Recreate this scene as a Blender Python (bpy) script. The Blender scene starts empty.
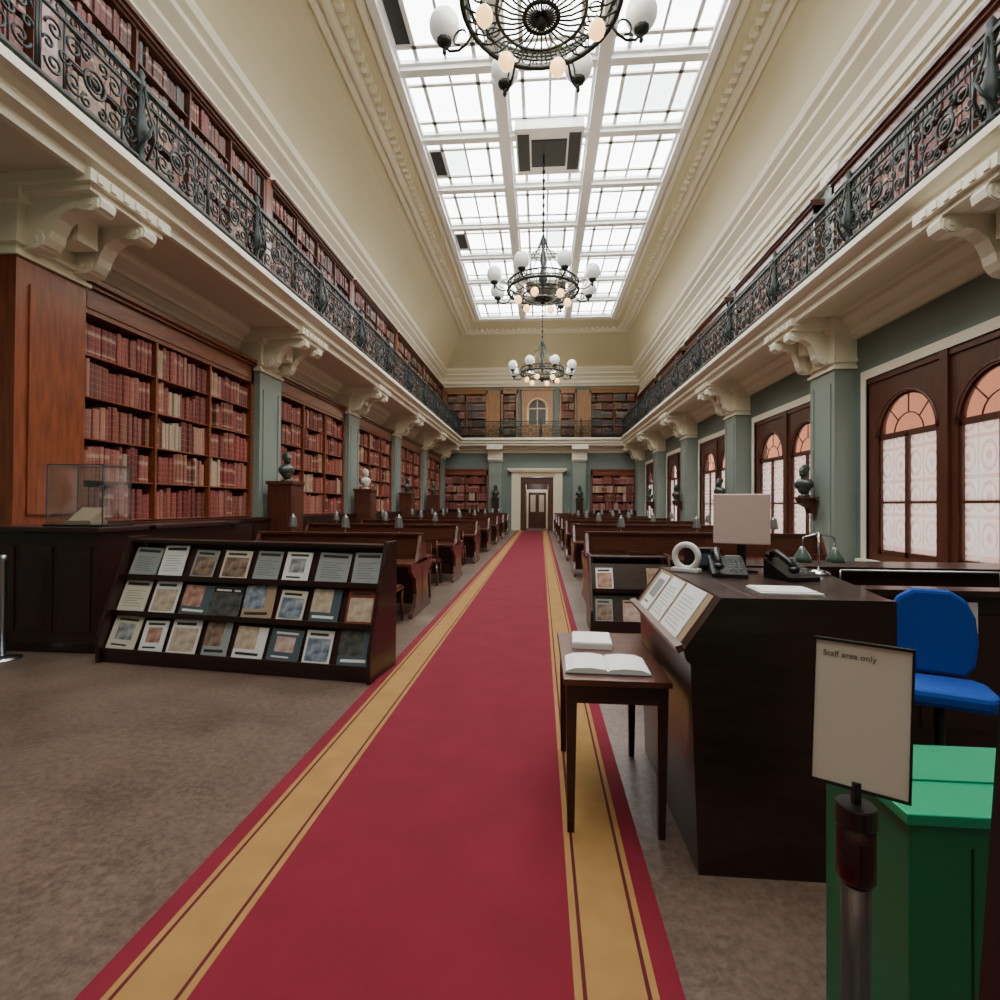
import bpy, math, random
from mathutils import Matrix, Vector
random.seed(7)
SC=bpy.context.scene
COL=SC.collection
# ------------------------------------------------------------------ materials
def nt(name):
    m=bpy.data.materials.new(name); m.use_nodes=True
    n=m.node_tree; b=n.nodes['Principled BSDF']; return m,n,b
def mat(name,col,rough=.5,metal=0,col2=None,scale=5,stretch=(1,1,1),bump=0,em=None,es=0,detail=4,coat=0):
    m,n,b=nt(name)
    b.inputs['Base Color'].default_value=(*col,1); b.inputs['Roughness'].default_value=rough; b.inputs['Metallic'].default_value=metal
    if coat: b.inputs['Coat Weight'].default_value=coat
    if em: b.inputs['Emission Color'].default_value=(*em,1); b.inputs['Emission Strength'].default_value=es
    if col2:
        tc=n.nodes.new('ShaderNodeTexCoord'); mp=n.nodes.new('ShaderNodeMapping'); mp.inputs['Scale'].default_value=stretch
        no=n.nodes.new('ShaderNodeTexNoise'); no.inputs['Scale'].default_value=scale; no.inputs['Detail'].default_value=detail
        cr=n.nodes.new('ShaderNodeValToRGB'); cr.color_ramp.elements[0].position=.32; cr.color_ramp.elements[1].position=.68
        cr.color_ramp.elements[0].color=(*col,1); cr.color_ramp.elements[1].color=(*col2,1)
        L=n.links.new
        L(tc.outputs['Object'],mp.inputs['Vector']); L(mp.outputs[0],no.inputs['Vector']); L(no.outputs['Fac'],cr.inputs[0]); L(cr.outputs[0],b.inputs['Base Color'])
        if bump:
            bp=n.nodes.new('ShaderNodeBump'); bp.inputs['Strength'].default_value=bump; bp.inputs['Distance'].default_value=.01
            L(no.outputs['Fac'],bp.inputs['Height']); L(bp.outputs[0],b.inputs['Normal'])
    return m
def glass(name,tint=(1,1,1),mix=.12):
    m,n,b=nt(name); n.nodes.remove(b)
    o=[x for x in n.nodes if x.type=='OUTPUT_MATERIAL'][0]
    t=n.nodes.new('ShaderNodeBsdfTransparent'); t.inputs[0].default_value=(*tint,1)
    g=n.nodes.new('ShaderNodeBsdfGlossy'); g.inputs['Roughness'].default_value=.05
    x=n.nodes.new('ShaderNodeMixShader'); x.inputs[0].default_value=mix
    n.links.new(t.outputs[0],x.inputs[1]); n.links.new(g.outputs[0],x.inputs[2]); n.links.new(x.outputs[0],o.inputs[0]); return m
MAHOG=mat('dark_mahogany',(.018,.006,.005),.33,col2=(.036,.011,.008),scale=4,stretch=(1,8,8),coat=.2)
MAHOG2=mat('desk_mahogany',(.065,.019,.01),.33,col2=(.12,.036,.018),scale=4,stretch=(1,8,8),coat=.25)
REDWOOD=mat('polished_red_wood',(.15,.036,.014),.3,col2=(.27,.068,.024),scale=3,stretch=(6,6,.8),coat=.3)
REDWOODH=mat('bookcase_wood',(.15,.038,.015),.33,col2=(.25,.068,.025),scale=3,stretch=(.8,6,6))
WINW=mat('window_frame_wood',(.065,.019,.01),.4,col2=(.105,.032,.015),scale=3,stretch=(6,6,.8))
OAK=mat('gallery_oak',(.26,.12,.04),.4,col2=(.37,.19,.07),scale=3,stretch=(6,6,.8))
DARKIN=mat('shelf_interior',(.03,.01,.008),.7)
GREEN=mat('sage_green_paint',(.21,.25,.215),.5,col2=(.24,.28,.24),scale=.7)
GREENW=mat('deep_sage_wall_paint',(.14,.185,.16),.6,col2=(.16,.205,.178),scale=.7)
CREAM=mat('cream_plaster',(.76,.69,.51),.6,col2=(.8,.74,.56),scale=.5)
CREAM2=mat('cove_plaster',(.72,.66,.45),.6,col2=(.77,.71,.5),scale=.3)
WHITE=mat('white_gloss_plaster',(.85,.8,.64),.5,col2=(.88,.84,.68),scale=.6)
BARW=mat('white_glazing_bar_paint',(.9,.9,.87),.5)
GOLDY=mat('gilded_plaster',(.6,.42,.22),.5,col2=(.68,.5,.3),scale=2)
IRON=mat('wrought_iron',(.014,.02,.019),.5,.4,col2=(.028,.04,.037),scale=12)
STEEL=mat('brushed_steel',(.45,.46,.48),.3,1)
CHROME=mat('chrome',(.7,.7,.72),.15,1)
BLACK=mat('black_plastic',(.012,.012,.013),.35)
PAPER=mat('white_paper',(.82,.82,.8),.7)
SIGNP=mat('sign_paper',(.80,.75,.66),.5,col2=(.84,.79,.7),scale=2)
PAGES=mat('book_pages',(.5,.42,.3),.8)
GREENB=mat('green_painted_box',(.0,.15,.065),.35,col2=(.0,.18,.08),scale=2)
GREENB2=mat('green_box_lid',(.0,.28,.13),.35,col2=(.0,.32,.15),scale=2)
MAROON=mat('maroon_post',(.035,.008,.009),.25,.3)
POSTM=mat('grey_post_metal',(.2,.16,.16),.25,.9)
BLUE=mat('blue_fabric',(.0,.05,.32),.85,col2=(.0,.065,.4),scale=60)
RED=mat('red_carpet',(.155,.002,.014),.95,col2=(.19,.004,.02),scale=3,detail=8,bump=.3)
REDD=mat('crimson_carpet_line',(.085,.003,.009),.95)
YEL=mat('gold_carpet_border',(.30,.16,.045),.95,col2=(.36,.195,.058),scale=6,detail=8,bump=.3)
LAMPG=mat('lamp_grey_metal',(.22,.23,.22),.3,.6)
LAMPGR=mat('lamp_grey_green_glass',(.09,.14,.115),.25,coat=.5)
BRONZE=mat('green_grey_bronze',(.06,.075,.062),.35,.4)
MARBLE=mat('pale_marble',(.55,.5,.44),.4,col2=(.62,.58,.52),scale=5)
STONEB=mat('terracotta_band',(.7,.4,.27),.8)
GLOBE=mat('opal_globe_glass',(.8,.82,.8),.15,em=(1,.98,.95),es=.25)
LIT=mat('warm_lit_globe',(.9,.7,.4),.2,em=(1,.55,.2),es=3)
PINKW=mat('monitor_shell',(.82,.58,.56),.4)
DOORP=mat('door_pale_panel',(.6,.5,.45),.5)
SEATL=mat('seat_leather',(.12,.03,.02),.45)
ACR=glass('clear_acrylic',(.93,.95,.95),.08)
WGL=glass('peach_tinted_glass',(1,.7,.58),.04)
def floor_mat():
    m,n,b=nt('cork_floor'); L=n.links.new
    tc=n.nodes.new('ShaderNodeTexCoord')
    a=n.nodes.new('ShaderNodeTexNoise'); a.inputs['Scale'].default_value=1.6; a.inputs['Detail'].default_value=5
    c=n.nodes.new('ShaderNodeTexNoise'); c.inputs['Scale'].default_value=22; c.inputs['Detail'].default_value=10; c.inputs['Roughness'].default_value=.8
    L(tc.outputs['Object'],a.inputs['Vector']); L(tc.outputs['Object'],c.inputs['Vector'])
    r=n.nodes.new('ShaderNodeValToRGB'); r.color_ramp.elements[0].position=.41; r.color_ramp.elements[1].position=.59
    r.color_ramp.elements[0].color=(.072,.045,.033,1); r.color_ramp.elements[1].color=(.185,.125,.092,1)
    mx=n.nodes.new('ShaderNodeMath'); mx.operation='MULTIPLY_ADD'; mx.inputs[1].default_value=.3
    L(a.outputs['Fac'],mx.inputs[0])
    m2=n.nodes.new('ShaderNodeMath'); m2.operation='MULTIPLY'; m2.inputs[1].default_value=.7
    L(c.outputs['Fac'],m2.inputs[0]); L(m2.outputs[0],mx.inputs[2]); L(mx.outputs[0],r.inputs[0]); L(r.outputs[0],b.inputs['Base Color'])
    b.inputs['Roughness'].default_value=.38
    return m
FLOORM=floor_mat()
def book_mat(kind):
    m,n,b=nt('book_cloth_'+kind); L=n.links.new
    if kind=='single': s=n.nodes.new('ShaderNodeObjectInfo')
    else: s=n.nodes.new('ShaderNodeAttribute'); s.attribute_name='Col'
    c=s.outputs['Color']; al=s.outputs['Alpha']
    uv=n.nodes.new('ShaderNodeUVMap'); uv.uv_map='UVMap'
    sp=n.nodes.new('ShaderNodeSeparateXYZ'); L(uv.outputs[0],sp.inputs[0])
    def M(op,a,b_=None,c_=None):
        x=n.nodes.new('ShaderNodeMath'); x.operation=op
        for i,v in enumerate((a,b_,c_)):
            if v is None: continue
            if isinstance(v,(int,float)): x.inputs[i].default_value=v
            else: L(v,x.inputs[i])
        return x.outputs[0]
    f=M('FRACT',M('MULTIPLY',sp.outputs['Y'],5)); g=M('MULTIPLY',M('LESS_THAN',f,.1),.3)
    lab=M('MULTIPLY',M('LESS_THAN',M('ABSOLUTE',M('SUBTRACT',sp.outputs['Y'],.72)),.06),M('GREATER_THAN',al,.55))
    lab2=M('MULTIPLY',M('LESS_THAN',M('ABSOLUTE',M('SUBTRACT',sp.outputs['Y'],.12)),.035),M('GREATER_THAN',al,.75))
    k=M('MAXIMUM',g,M('MULTIPLY',M('MAXIMUM',lab,lab2),.7))
    mx=n.nodes.new('ShaderNodeMix'); mx.data_type='RGBA'
    L(k,mx.inputs[0]); L(c,mx.inputs[6]); mx.inputs[7].default_value=(.5,.34,.24,1)
    L(mx.outputs[2],b.inputs['Base Color']); b.inputs['Roughness'].default_value=.5
    return m
BOOK1=book_mat('single'); BOOKN=book_mat('many')
def leaded():
    m,n,b=nt('leaded_pane'); L=n.links.new
    o=[x for x in n.nodes if x.type=='OUTPUT_MATERIAL'][0]
    tc=n.nodes.new('ShaderNodeTexCoord')
    sp=n.nodes.new('ShaderNodeSeparateXYZ'); L(tc.outputs['Object'],sp.inputs[0])
    def M(op,a,b_=None):
        x=n.nodes.new('ShaderNodeMath'); x.operation=op
        for i,v in enumerate((a,b_)):
            if v is None: continue
            if isinstance(v,(int,float)): x.inputs[i].default_value=v
            else: L(v,x.inputs[i])
        return x.outputs[0]
    u=M('SUBTRACT',M('FRACT',M('MULTIPLY',M('ADD',sp.outputs['X'],10.02),2.857)),.5)
    v=M('SUBTRACT',M('FRACT',M('MULTIPLY',M('ADD',sp.outputs['Z'],10),1.75)),.5)
    r=M('SQRT',M('ADD',M('MULTIPLY',u,u),M('MULTIPLY',v,v)))
    ring1=M('LESS_THAN',M('ABSOLUTE',M('SUBTRACT',r,.34)),.05)
    disc=M('LESS_THAN',r,.13)
    edge=M('GREATER_THAN',M('MAXIMUM',M('ABSOLUTE',u),M('ABSOLUTE',v)),.45)
    g=M('MAXIMUM',M('MAXIMUM',ring1,disc),edge)
    k=M('SUBTRACT',.75,M('MULTIPLY',g,.45))
    t=n.nodes.new('ShaderNodeBsdfTransparent'); t.inputs[0].default_value=(1,.95,.93,1)
    d=n.nodes.new('ShaderNodeBsdfTranslucent'); d.inputs[0].default_value=(.97,.97,.95,1)
    x=n.nodes.new('ShaderNodeMixShader'); L(k,x.inputs[0]); L(t.outputs[0],x.inputs[1]); L(d.outputs[0],x.inputs[2]); L(x.outputs[0],o.inputs[0])
    return m
LEAD=leaded()
def brick():
    m,n,b=nt('red_brick_facade'); L=n.links.new
    tc=n.nodes.new('ShaderNodeTexCoord'); mp=n.nodes.new('ShaderNodeMapping'); mp.inputs['Rotation'].default_value=(math.pi/2,0,math.pi/2)
    br=n.nodes.new('ShaderNodeTexBrick'); br.inputs['Scale'].default_value=2.5
    br.inputs['Color1'].default_value=(.75,.15,.06,1); br.inputs['Color2'].default_value=(.8,.22,.1,1); br.inputs['Mortar'].default_value=(.75,.38,.25,1)
    L(tc.outputs['Object'],mp.inputs['Vector']); L(mp.outputs[0],br.inputs['Vector']); L(br.outputs['Color'],b.inputs['Base Color']); b.inputs['Roughness'].default_value=.9
    return m
BRICK=brick()
def emis(name,col,s):
    m,n,b=nt(name); b.inputs['Base Color'].default_value=(.8,.82,.85,1); b.inputs['Emission Color'].default_value=(*col,1); b.inputs['Emission Strength'].default_value=s; return m
SKY1=emis('skylight_pane',(.95,.98,1),10)
SKY2=emis('skylight_pane_dim',(.92,.97,1),5.5)
SKYD=mat('skylight_dark_opening',(.03,.035,.035),.5)
# ------------------------------------------------------------------ mesh builder
class MB:
    def __init__(s): s.v=[];s.f=[];s.m=[];s.s=[]
    def add(s,vs,fs,m=0,sm=False):
        o=len(s.v); s.v+= [tuple(v) for v in vs]
        for f in fs: s.f.append([i+o for i in f]); s.m.append(m); s.s.append(sm)
    def box(s,x0,y0,z0,x1,y1,z1,m=0):
        if x0>x1:x0,x1=x1,x0
        if y0>y1:y0,y1=y1,y0
        if z0>z1:z0,z1=z1,z0
        s.add([(x0,y0,z0),(x1,y0,z0),(x1,y1,z0),(x0,y1,z0),(x0,y0,z1),(x1,y0,z1),(x1,y1,z1),(x0,y1,z1)],
              [(3,2,1,0),(4,5,6,7),(0,1,5,4),(1,2,6,5),(2,3,7,6),(3,0,4,7)],m)
    def prism(s,pts,axis,a0,a1,m=0):
        n=len(pts)
        def P(p,a):
            if axis=='x': return (a,p[0],p[1])
            if axis=='y': return (p[0],a,p[1])
            return (p[0],p[1],a)
        vs=[P(p,a0) for p in pts]+[P(p,a1) for p in pts]
        s.add(vs,[list(range(n))[::-1],list(range(n,2*n))]+[(i,(i+1)%n,n+(i+1)%n,n+i) for i in range(n)],m)
    def lathe(s,prof,cx=0,cy=0,seg=16,m=0,z=0,sm=True):
        n=len(prof); vs=[]
        for r,h in prof:
            for i in range(seg):
                a=2*math.pi*i/seg; vs.append((cx+max(r,1e-4)*math.cos(a),cy+max(r,1e-4)*math.sin(a),z+h))
        fs=[(j*seg+i,j*seg+(i+1)%seg,(j+1)*seg+(i+1)%seg,(j+1)*seg+i) for j in range(n-1) for i in range(seg)]
        fs.append([i for i in range(seg)][::-1]); fs.append([(n-1)*seg+i for i in range(seg)])
        s.add(vs,fs,m,sm)
    def ell(s,c,r,m=0,seg=16,rings=10):
        vs=[];fs=[]
        for j in range(rings+1):
            t=math.pi*j/rings; t=min(max(t,.02),math.pi-.02)
            for i in range(seg):
                a=2*math.pi*i/seg
                vs.append((c[0]+r[0]*math.sin(t)*math.cos(a),c[1]+r[1]*math.sin(t)*math.sin(a),c[2]-r[2]*math.cos(t)))
        for j in range(rings):
            for i in range(seg): fs.append((j*seg+i,j*seg+(i+1)%seg,(j+1)*seg+(i+1)%seg,(j+1)*seg+i))
        fs.append(list(range(seg))[::-1]); fs.append([rings*seg+i for i in range(seg)])
        s.add(vs,fs,m,True)
    def tube(s,pts,r,n=6,m=0,closed=False):
        P=[Vector(p) for p in pts]; k=len(P); vs=[];
        up=None
        for i in range(k):
            if closed: t=(P[(i+1)%k]-P[(i-1)%k])
            else: t=(P[min(i+1,k-1)]-P[max(i-1,0)])
            t.normalize()
            if up is None:
                up=Vector((0,0,1)) if abs(t.z)<.9 else Vector((1,0,0))
            u=(up-t*up.dot(t))
            if u.length<1e-5: u=Vector((1,0,0)).cross(t)
            u.normalize(); w=t.cross(u); up=u
            for j in range(n):
                a=2*math.pi*j/n+math.pi/n; vs.append(P[i]+r*(math.cos(a)*u+math.sin(a)*w))
        fs=[]
        for i in range(k if closed else k-1):
            i2=(i+1)%k
            for j in range(n): fs.append((i*n+j,i2*n+j,i2*n+(j+1)%n,i*n+(j+1)%n))
        if not closed: fs.append(list(range(n))); fs.append([(k-1)*n+j for j in range(n)][::-1])
        s.add(vs,fs,m,True)
    def mesh(s,name,mats):
        me=bpy.data.meshes.new(name); me.from_pydata(s.v,[],s.f)
        for m in mats: me.materials.append(m)
        me.polygons.foreach_set('material_index',s.m); me.polygons.foreach_set('use_smooth',s.s)
        me.update(); return me
def props(o,label=None,cat=None,group=None,kind=None):
    if label:o['label']=label
    if cat:o['category']=cat
    if group:o['group']=group
    if kind:o['kind']=kind
def obj(mb,name,mats,parent=None,loc=(0,0,0),rot=0,bevel=0,**k):
    if not isinstance(mats,(list,tuple)): mats=[mats]
    me=mb.mesh(name,mats) if isinstance(mb,MB) else mb
    o=bpy.data.objects.new(name,me); COL.objects.link(o); o.location=loc
    o.rotation_euler=rot if isinstance(rot,tuple) else (0,0,rot)
    if parent:o.parent=parent
    if bevel:
        b=o.modifiers.new('bevel','BEVEL'); b.width=bevel; b.segments=2; b.limit_method='ANGLE'; b.harden_normals=False
    props(o,**k); return o
def empty(name,loc=(0,0,0),rot=0,**k):
    o=bpy.data.objects.new(name,None); COL.objects.link(o); o.location=loc; o.rotation_euler=(0,0,rot); o.empty_display_size=.1
    props(o,**k); return o
def clone(root,loc,rot=None,parent=None,**k):
    n=root.copy(); COL.objects.link(n)
    if parent: n.parent=parent
    if loc is not None: n.location=loc
    if rot is not None: n.rotation_euler=(0,0,rot)
    for c in root.children: clone(c,None,None,n)
    props(n,**k); return n
def arc(cx,cz,r,a0,a1,n,f=None):
    return [(cx+r*math.cos(a0+(a1-a0)*i/n),cz+r*math.sin(a0+(a1-a0)*i/n)) for i in range(n+1)]
# ------------------------------------------------------------------ dimensions
X0,X1,YN,YF=-6.4,6.0,-4.0,32.0
P0=5.35; PER=5.07; PW=.9
ST=dict(kind='structure')
trim_i=[0]
def trim(mb,mats,label,**k):
    trim_i[0]+=1
    return obj(mb,'trim_%d'%trim_i[0],mats,label=label,cat='trim',kind='structure',**k)
b=MB(); b.box(X0-.3,YN-.3,-.1,X1+.3,YF+4.6,0); obj(b,'floor',FLOORM,label='brown mottled cork floor of the reading room',cat='floor',**ST)
b=MB(); b.box(X0-.3,YN,0,X0,YF,9.3); obj(b,'wall_left',GREENW,label='sage green wall behind bookcases',cat='wall',**ST)
b=MB(); b.box(X0-.3,YN-.3,0,X1+.3,YN,9.3); obj(b,'wall_near',GREENW,label='plain green end wall',cat='wall',**ST)
DX=-.25
b=MB(); b.box(X0,YF,0,DX-1.0,YF+.3,9.3); b.box(DX+1.0,YF,0,X1,YF+.3,9.3); b.box(DX-1.0,YF,3.3,DX+1.0,YF+.3,9.3)
obj(b,'wall_far',GREENW,label='sage green end wall with doorway',cat='wall',**ST)
WZ0,WZ1=.6,3.92
b=MB(); b.box(X1,YN,WZ1,X1+.35,YF,9.3); b.box(X1,YN,0,X1+.35,YF,WZ0)
ys=[]
for k in range(0,5): ys.append((P0+PER*k+PW+.15,P0+PER*(k+1)-.3))
prev=YN
for a,c in ys: b.box(X1,prev,WZ0,X1+.35,a,WZ1); prev=c
b.box(X1,prev,WZ0,X1+.35,YF,WZ1)
obj(b,'wall_right',GREENW,label='sage green wall with arched windows',cat='wall',**ST)
b=MB(); b.box(DX-1.4,YF+.3,0,DX-1.3,YF+4,3.4); b.box(DX+1.3,YF+.3,0,DX+1.4,YF+4,3.4); b.box(DX-1.4,YF+.3,3.3,DX+1.4,YF+4,3.4)
obj(b,'wall_vestibule',CREAM,label='cream walls of the small lobby beyond the door',cat='wall',**ST)
b=MB(); b.box(DX-1.3,YF+3.6,0,DX+1.3,YF+3.7,3.3,4); b.box(DX-.72,YF+3.5,0,DX-.6,YF+3.6,2.5,1);b.box(DX+.6,YF+3.5,0,DX+.72,YF+3.6,2.5,1);b.box(DX-.8,YF+3.48,2.42,DX+.8,YF+3.6,2.62,1)
b.box(DX-.6,YF+3.55,0,DX+.6,YF+3.6,2.42,2)
for sx in(-1,1):
    b.box(DX+sx*.12,YF+3.52,.2,DX+sx*.46,YF+3.56,1.0,2); b.box(DX+sx*.12,YF+3.52,1.1,DX+sx*.46,YF+3.56,2.25,3)
obj(b,'door_2',[CREAM,WHITE,WINW,DOORP,WINW],label='inner door with white frame and pale panels',cat='door',**ST)
lt=bpy.data.lights.new('lobby_light','POINT'); lt.energy=35; lt.shadow_soft_size=.3; lo=bpy.data.objects.new('lobby_light',lt); COL.objects.link(lo); lo.location=(DX,YF+2,2.9)
b=MB()
for sx in(-1,1):
    b.box(DX+sx*1.0,YF-.16,0,DX+sx*1.55,YF,3.3,0); b.box(DX+sx*1.1,YF-.2,.3,DX+sx*1.45,YF-.16,3.1,0)
    b.box(DX+sx*.68,YF-.02,0,DX+sx*1.0,YF+.2,3.25,1)
    # folded open glazed leaf against the reveal
    b.box(DX+sx*.68,YF+.2,0,DX+sx*.74,YF+.95,2.85,1); b.box(DX+sx*.67,YF+.3,1.1,DX+sx*.68,YF+.85,2.7,3)
b.box(DX-1.55,YF-.18,3.3,DX+1.55,YF,3.58,0); b.box(DX-1.7,YF-.32,3.58,DX+1.7,YF,3.68,0); b.box(DX-1.8,YF-.38,3.68,DX+1.8,YF,3.8,0)
b.box(DX-.68,YF-.02,2.85,DX+.68,YF+.2,3.25,1)
b.box(DX-1.1,YF-.2,3.36,DX+1.1,YF-.17,3.52,2)
obj(b,'door_1',[CREAM,WINW,GOLDY,DOORP],label='tall doorway with cream classical surround and dark wood lining',cat='door',**ST)
def ring(L,name,mats,mi=None,label='',nm=None,close_top=False,sm=False):
    mb=MB()
    for i,(xa,xb,ya,yb,z) in enumerate(L): mb.v+= [(xa,ya,z),(xb,ya,z),(xb,yb,z),(xa,yb,z)]
    for i in range(len(L)-1):
        for j in range(4):
            a=4*i+j; c=4*i+(j+1)%4
            mb.f.append([a,a+4,c+4,c]); mb.m.append(mi[i] if mi else 0); mb.s.append(sm)
    if nm: return obj(mb,nm,mats,label=label,cat=nm,kind='structure')
    return trim(mb,mats,label)
def G(t,off,z): return (X0+1.65*t+off,X1-1.35*t-off,YN+1.2*t+off,YF-1.2*t-off,z)
L=[G(0,.0,4.75),G(0,.08,4.75),G(0,.08,4.83),G(0,.16,4.92),G(0,.2,4.92),G(0,.2,5.0),G(0,.34,5.1),G(0,.34,5.18),G(0,.4,5.2),
   G(1,-.3,5.2),G(1,-.3,5.12),G(1,-.22,5.12),G(1,-.2,5.22),G(1,-.1,5.26),G(1,-.1,5.36),G(1,-.02,5.4),G(1,.06,5.43),G(1,.06,5.52),G(1,.03,5.55),G(1,-.12,5.55),G(1,-.12,5.57),G(0,0,5.57)]
ring(L,'',[WHITE,CREAM],[0]*8+[1]+[0]*12,label='white moulded plaster balcony gallery with cornice')
def C(e,z): return (X0+e,X1-e,YN+e,YF-e,z)
SX0,SX1,SY0,SY1=-3.2,3.5,-1.0,26.1; SZ=11.1
def S(o,z): return (SX0-o,SX1+o,SY0-o*1.0,SY1+o*1.0,z)
L=[C(.0,8.85),C(.06,8.85),C(.06,8.95),C(.16,9.02),C(.16,9.18),C(.3,9.3),C(.3,9.38),C(.5,9.5),C(.5,9.6),C(.62,9.66),C(.66,9.78),C(.6,9.84),C(.6,9.9)]
ring(L,'',[WHITE],None,label='white layered plaster cornice around the hall')
A=C(.6,9.9); B=(SX0-1.15,SX1+1.15,SY0-1.15,SY1+2.2,10.95)
L=[A]
for i in range(1,9):
    t=i/8; q=1-(1-t)**1.5
    L.append(tuple([A[j]+(B[j]-A[j])*t for j in range(4)]+[A[4]+(B[4]-A[4])*q]))
def B2(o,z): return (B[0]+o,B[1]-o,B[2]+o,B[3]-o,z)
L+= [B2(0,10.87),B2(.08,10.87),B2(.12,10.95),B2(.2,10.95),B2(.22,10.85),B2(.3,10.85),B2(.36,10.97),B2(.42,11.0)]
L+= [S(.35,11.0),S(.3,10.92),S(.2,10.92),S(.15,11.0),S(.0,11.02),S(0,11.35)]
ring(L,'',[CREAM2,WHITE],[0]*8+[1]*8+[0]+[1]*5,label='cream coved plaster ceiling with moulded skylight frame',nm='ceiling')
b=MB()
y=6.0
while y<28:
    b.box(B[0]+.44,y,10.88,B[0]+.58,y+.14,11.0); b.box(B[1]-.58,y,10.88,B[1]-.44,y+.14,11.0); y+=.28
x=B[0]+.5
while x<B[1]-.5:
    b.box(x,B[3]-.58,10.88,x+.14,B[3]-.44,11.0); x+=.28
trim(b,[WHITE],'row of small plaster dentil blocks around skylight')
# skylight
b=MB()
colw=(SX1-SX0)/3; row=2.15
nrow=int((SY1-SY0)/row)+1
random.seed(3)
for r in range(nrow):
    ya=SY1-row*(r+1); yb=SY1-row*r
    if ya<SY0: ya=SY0
    b.box(SX0,yb-.1,SZ-.18,SX1,yb+.1,SZ+.06,0); b.box(SX0,yb-.17,SZ-.09,SX1,yb+.17,SZ+.05,0)
    for c in range(3):
        xa=SX0+colw*c; xb=xa+colw
        xs=[xa,xa+.5,xa+colw/2,xb-.5,xb]; yy=[ya,ya+.5,yb-.5,yb] if yb-ya>1 else [ya,yb]
        for i in range(4):
            for j in range(len(yy)-1):
                mi=1
                if random.random()<.1: mi=2
                if (c==0 and i==0 and j==1 and r in(3,5,7)): mi=3
                b.add([(xs[i],yy[j],SZ),(xs[i],yy[j+1],SZ),(xs[i+1],yy[j+1],SZ),(xs[i+1],yy[j],SZ)],[(0,1,2,3)],mi)
        for qi,q in enumerate(xs[1:4]):
            if qi==1: continue
            b.box(q-.045,ya,SZ-.05,q+.045,yb,SZ-.005,0)
        b.box(xs[2]-.03,ya,SZ-.04,xs[2]+.03,yb,SZ-.005,0)
        for q in yy[1:-1]: b.box(xa,q-.045,SZ-.05,xb,q+.045,SZ-.005,0)
for c in range(4):
    xa=SX0+colw*c; w=.13 if c in(1,2) else .08
    b.box(xa-w,SY0,SZ-.24,xa+w,SY1,SZ+.06,0); b.box(xa-w-.06,SY0,SZ-.1,xa+w+.06,SY1,SZ+.05,0)
obj(b,'window_1',[BARW,SKY1,SKY2,SKYD],label='long glazed skylight with white glazing bars',cat='window',**ST)
SCX=(SX0+SX1)/2
for yv in(13.6,22.2):
    b=MB(); b.box(SCX-.85,yv-.9,SZ-.3,SCX+.85,yv+.9,SZ-.06,0); b.box(SCX-.45,yv-.5,SZ-.35,SCX+.45,yv+.5,SZ-.3,1)
    for s in(-1,1): b.box(SCX+s*.8,yv-.7,SZ-.32,SCX+s*.5,yv+.7,SZ-.3,1)
    trim(b,[BARW,SKYD],'dark ventilation panel set in the skylight')
# ------------------------------------------------------------------ pilasters & brackets
def pilaster(xf,sg,y0,wood=False):
    b=MB(); xw=X0 if sg>0 else X1
    zc=4.32 if sg>0 else 4.2
    def bx(e,z0,z1,m,pe=0): b.box(xw,y0-pe,z0,xf+sg*e,y0+PW+pe,z1,m)
    bx(0,.0,zc,0); bx(.04,zc,zc+.05,1,.04); bx(.0,zc+.05,zc+.13,1,0); bx(.05,zc+.13,zc+.19,1,.05); bx(.02,zc+.19,4.9,1,0.02); bx(.1,4.9,5.19,1,.08)
    bx(.05,0,.35,0,.05)
    if wood:
        b.box(xf,y0+.15,1.4,xf+sg*.02,y0+PW-.15,4.05,0)
    else:
        for q in(.12,.74): b.box(xf,y0+q,.5,xf+sg*.02,y0+q+.04,3.95,0)
    trim(b,[REDWOOD if wood else GREEN,WHITE],'polished wood-clad pilaster with white capital' if wood else 'sage green pilaster with white plaster capital')
def bracket(xf,sg,y0,lo=None,xe=None):
    b=MB(); yc=y0+PW/2+.05
    xe=xe or (-4.9 if sg>0 else 4.8)
    if lo is None: lo=.12 if sg>0 else 0.0
    ya,yb=y0-.1,y0+PW+.22
    b.box(xf,ya,5.06,xe,yb,5.195,0); b.box(xf,ya+.06,4.99,xe-sg*.06,yb-.06,5.06,0)
    Lc=abs(xe-xf)
    k=lambda z: 4.99-(4.98-z)*(1-lo)
    prof=[(0,4.99),(.93,4.99),(.97,4.92),(.95,4.84),(.86,4.79),(.74,4.8),(.66,4.84),(.55,4.82),(.42,4.72),(.34,4.56),(.32,4.46),(.26,4.38),(.14,4.33),(0,4.33)]
    pp=[(xf+sg*p[0]*Lc,k(p[1])) for p in prof]
    for dy in(-.32,.32):
        b.prism(pp,'y',yc+dy-.1,yc+dy+.1,0)
        for (cx,cz,r) in((.84,4.89,.095),(.15,4.45,.11)):
            c=arc(xf+sg*cx*Lc,k(cz),r,0,2*math.pi*11/12,11); b.prism(c,'y',yc+dy-.12,yc+dy+.12,0)
            c=arc(xf+sg*cx*Lc,k(cz),r*.45,0,2*math.pi*7/8,7); b.prism(c,'y',yc+dy-.135,yc+dy+.135,0)
    b.box(xf,yc-.14,4.65,xf+sg*.4*Lc,yc+.14,4.99,0)
    for q in range(6): b.box(xe-sg*.02,ya+.08+q*.18,5.08,xe+sg*.02,ya+.16+q*.18,5.17,0)
    trim(b,[WHITE],'paired white plaster scroll brackets under the gallery')
PFL,PFR=-5.87,5.6
for k in range(0,6):
    y0=P0+PER*k
    pilaster(PFL,1,y0,wood=(k==0)); bracket(PFL,1,y0)
    pilaster(PFR,-1,y0 if k else y0+.25); bracket(PFR,-1,y0+.1 if k else y0+.4,lo=None if k else -.05,xe=None if k else 4.62)
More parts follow.
